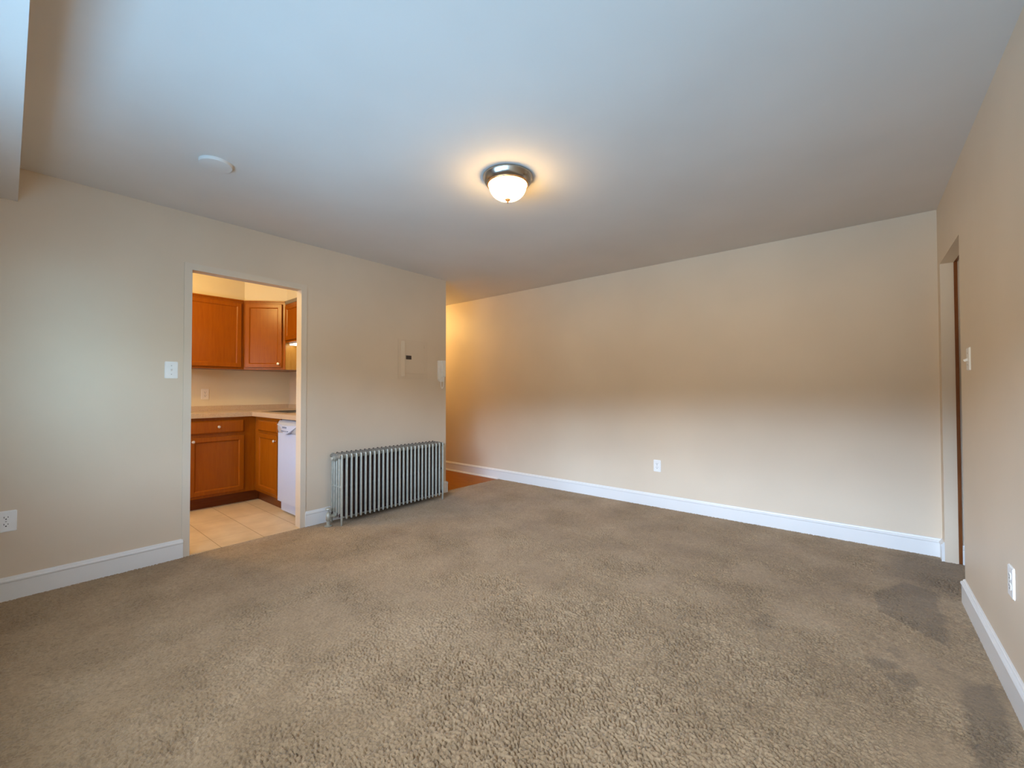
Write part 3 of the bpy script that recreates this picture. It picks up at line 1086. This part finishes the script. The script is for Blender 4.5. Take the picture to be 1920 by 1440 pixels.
bm = bmesh.new(); box(bm, DX1 + 0.004, XL - TW - 0.003, DY + 0.022, DY + 0.04, 0.002, CB - 0.003); finish(bm, 'side_filler', 'cabinet', dw)
bm = bmesh.new()
top, bot = [], []
N = 28
hw = (DX1 - DX0) / 2
for i in range(N + 1):
    u = -1 + 2 * i / N
    s = 0.5 + 0.5 * cos(pi * min(1, abs(u) / 0.86))
    zb = 0.836 - 0.071 * s ** 0.8
    ztp = 0.848 - 0.004 * s
    x = cxm + u * hw
    yb = DY - 0.008 - 0.022 * s
    bot.append((x, yb, zb)); top.append((x, yb, ztp))
vb = [bm.verts.new(p) for p in bot]
vt = [bm.verts.new(p) for p in top]
vb2 = [bm.verts.new((x, DY + 0.004, z)) for x, y, z in bot]
vt2 = [bm.verts.new((x, DY + 0.004, z)) for x, y, z in top]
for i in range(N):
    for a, c in ((vb, vt), (vt, vt2), (vt2, vb2), (vb2, vb)):
        bm.faces.new((a[i], a[i + 1], c[i + 1], c[i]))
bm.faces.new((vb[0], vt[0], vt2[0], vb2[0])); bm.faces.new((vb[-1], vt[-1], vt2[-1], vb2[-1]))
fas = finish(bm, 'control_fascia', 'appliance', cpn, smooth=True)
yf = DY - 0.0305
bm = bmesh.new()
box(bm, cxm - 0.055, cxm + 0.030, yf - 0.001, yf + 0.006, 0.818, 0.832)
finish(bm, 'display', 'grey_mark', cpn)
for k in range(6):
    bm = bmesh.new()
    x = cxm - 0.085 + 0.026 * k
    box(bm, x, x + 0.015, yf - 0.001, yf + 0.008, 0.787, 0.795)
    finish(bm, 'button', 'grey_mark', cpn)

# wall cabinets
UZ0, UZ1 = 1.405, 2.160
UX = -5.270
u1 = thing('wall_cabinet', (-5.42, 1.38, UZ0), 'cherry wood wall cabinet with one wide door above the counter outlet', 'kitchen cabinet', 'kitchen wall cabinets')
bm = bmesh.new(); box(bm, KX, UX, 1.07, 1.678, UZ0, UZ1); finish(bm, 'body', 'cabinet', u1)
Mx = frame((UX, 1.098, UZ0 + 0.022), AX, (1, 0, 0))
cabinet_door(u1, Mx, 0.552, UZ1 - UZ0 - 0.046, 0.026, 0.045)
bm = bmesh.new(); box(bm, KX, UX + 0.012, 1.07, 1.672, UZ1, UZ1 + 0.014); finish(bm, 'top_moulding', 'cabinet', u1, bevel=0.003)

u2 = thing('wall_cabinet', (-5.3, 2.02, UZ0), 'cherry wood diagonal corner wall cabinet with a narrow glossy door', 'kitchen cabinet', 'kitchen wall cabinets')
DXR, DYR = -4.960, 1.990
penta = [(KX, 1.680), (UX, 1.680), (DXR, DYR), (DXR, KY), (KX, KY)]
bm = bmesh.new(); prism(bm, penta, UZ0, UZ1, 'z'); finish(bm, 'body', 'cabinet', u2)
bm = bmesh.new()
box(bm, DXR, DXR + 0.003, DYR + 0.006, KY - 0.001, UZ0, UZ1)
sp = finish(bm, 'side_panel', 'cabinet_side', u2)
sp['label'] = 'honey coloured end panel'
al = Vector((DXR - UX, DYR - 1.680, 0))
L = al.length
al.normalize()
ou = Vector((al.y, -al.x, 0))
Mx = frame(Vector((UX, 1.680, UZ0 + 0.022)) + al * 0.022, al, ou)
cabinet_door(u2, Mx, L - 0.052, UZ1 - UZ0 - 0.046, L - 0.082, 0.040)
bm = bmesh.new()
Mb = frame(Vector((UX, 1.680, UZ1)), al, ou)
box(bm, 0, L, 0, 0.014, -0.10, 0.012, Mb)
finish(bm, 'top_moulding', 'cabinet', u2, bevel=0.003)

u3 = thing('wall_cabinet', (-4.55, 2.14, 1.70), 'short cherry wood wall cabinet over the sink, right of the diagonal one', 'kitchen cabinet', 'kitchen wall cabinets')
bm = bmesh.new(); box(bm, DXR + 0.004, -4.25, DYR, KY, 1.705, 2.135); finish(bm, 'body', 'cabinet', u3)
Mx = frame((DXR + 0.035, DYR, 1.727), AY, (0, -1, 0))
cabinet_door(u3, Mx, 0.640, 0.385, 0.61, 0.035)
bm = bmesh.new(); box(bm, DXR + 0.004, -4.25, DYR - 0.004, KY, 2.135, UZ1 + 0.014)
fl = finish(bm, 'filler_strip', 'filler', u3)
fl['label'] = 'taupe filler strip'

ul = thing('under_cabinet_light', (-4.55, 2.06, 1.705), 'lit white strip light under the short wall cabinet', 'strip light')
bm = bmesh.new(); box(bm, -4.93, -4.30, 2.02, 2.10, 1.690, 1.7045); finish(bm, 'housing', 'white_plastic', ul, bevel=0.002)
bm = bmesh.new(); box(bm, -4.92, -4.32, 2.025, 2.095, 1.680, 1.690); finish(bm, 'lens', 'tube', ul, bevel=0.004)

# painted soffit over the wall cabinets
s = 0.022
bm = bmesh.new()
prism(bm, [(KX, YW), (UX - s, YW), (UX - s, 1.680 + 0.4 * s), (DXR - 0.4 * s, DYR + s), (XL - TW, DYR + s), (XL - TW, KY), (KX, KY)], UZ1 + 0.014, H, 'z')
struct(bm, 'wall_soffit', 'kitchen_wall')
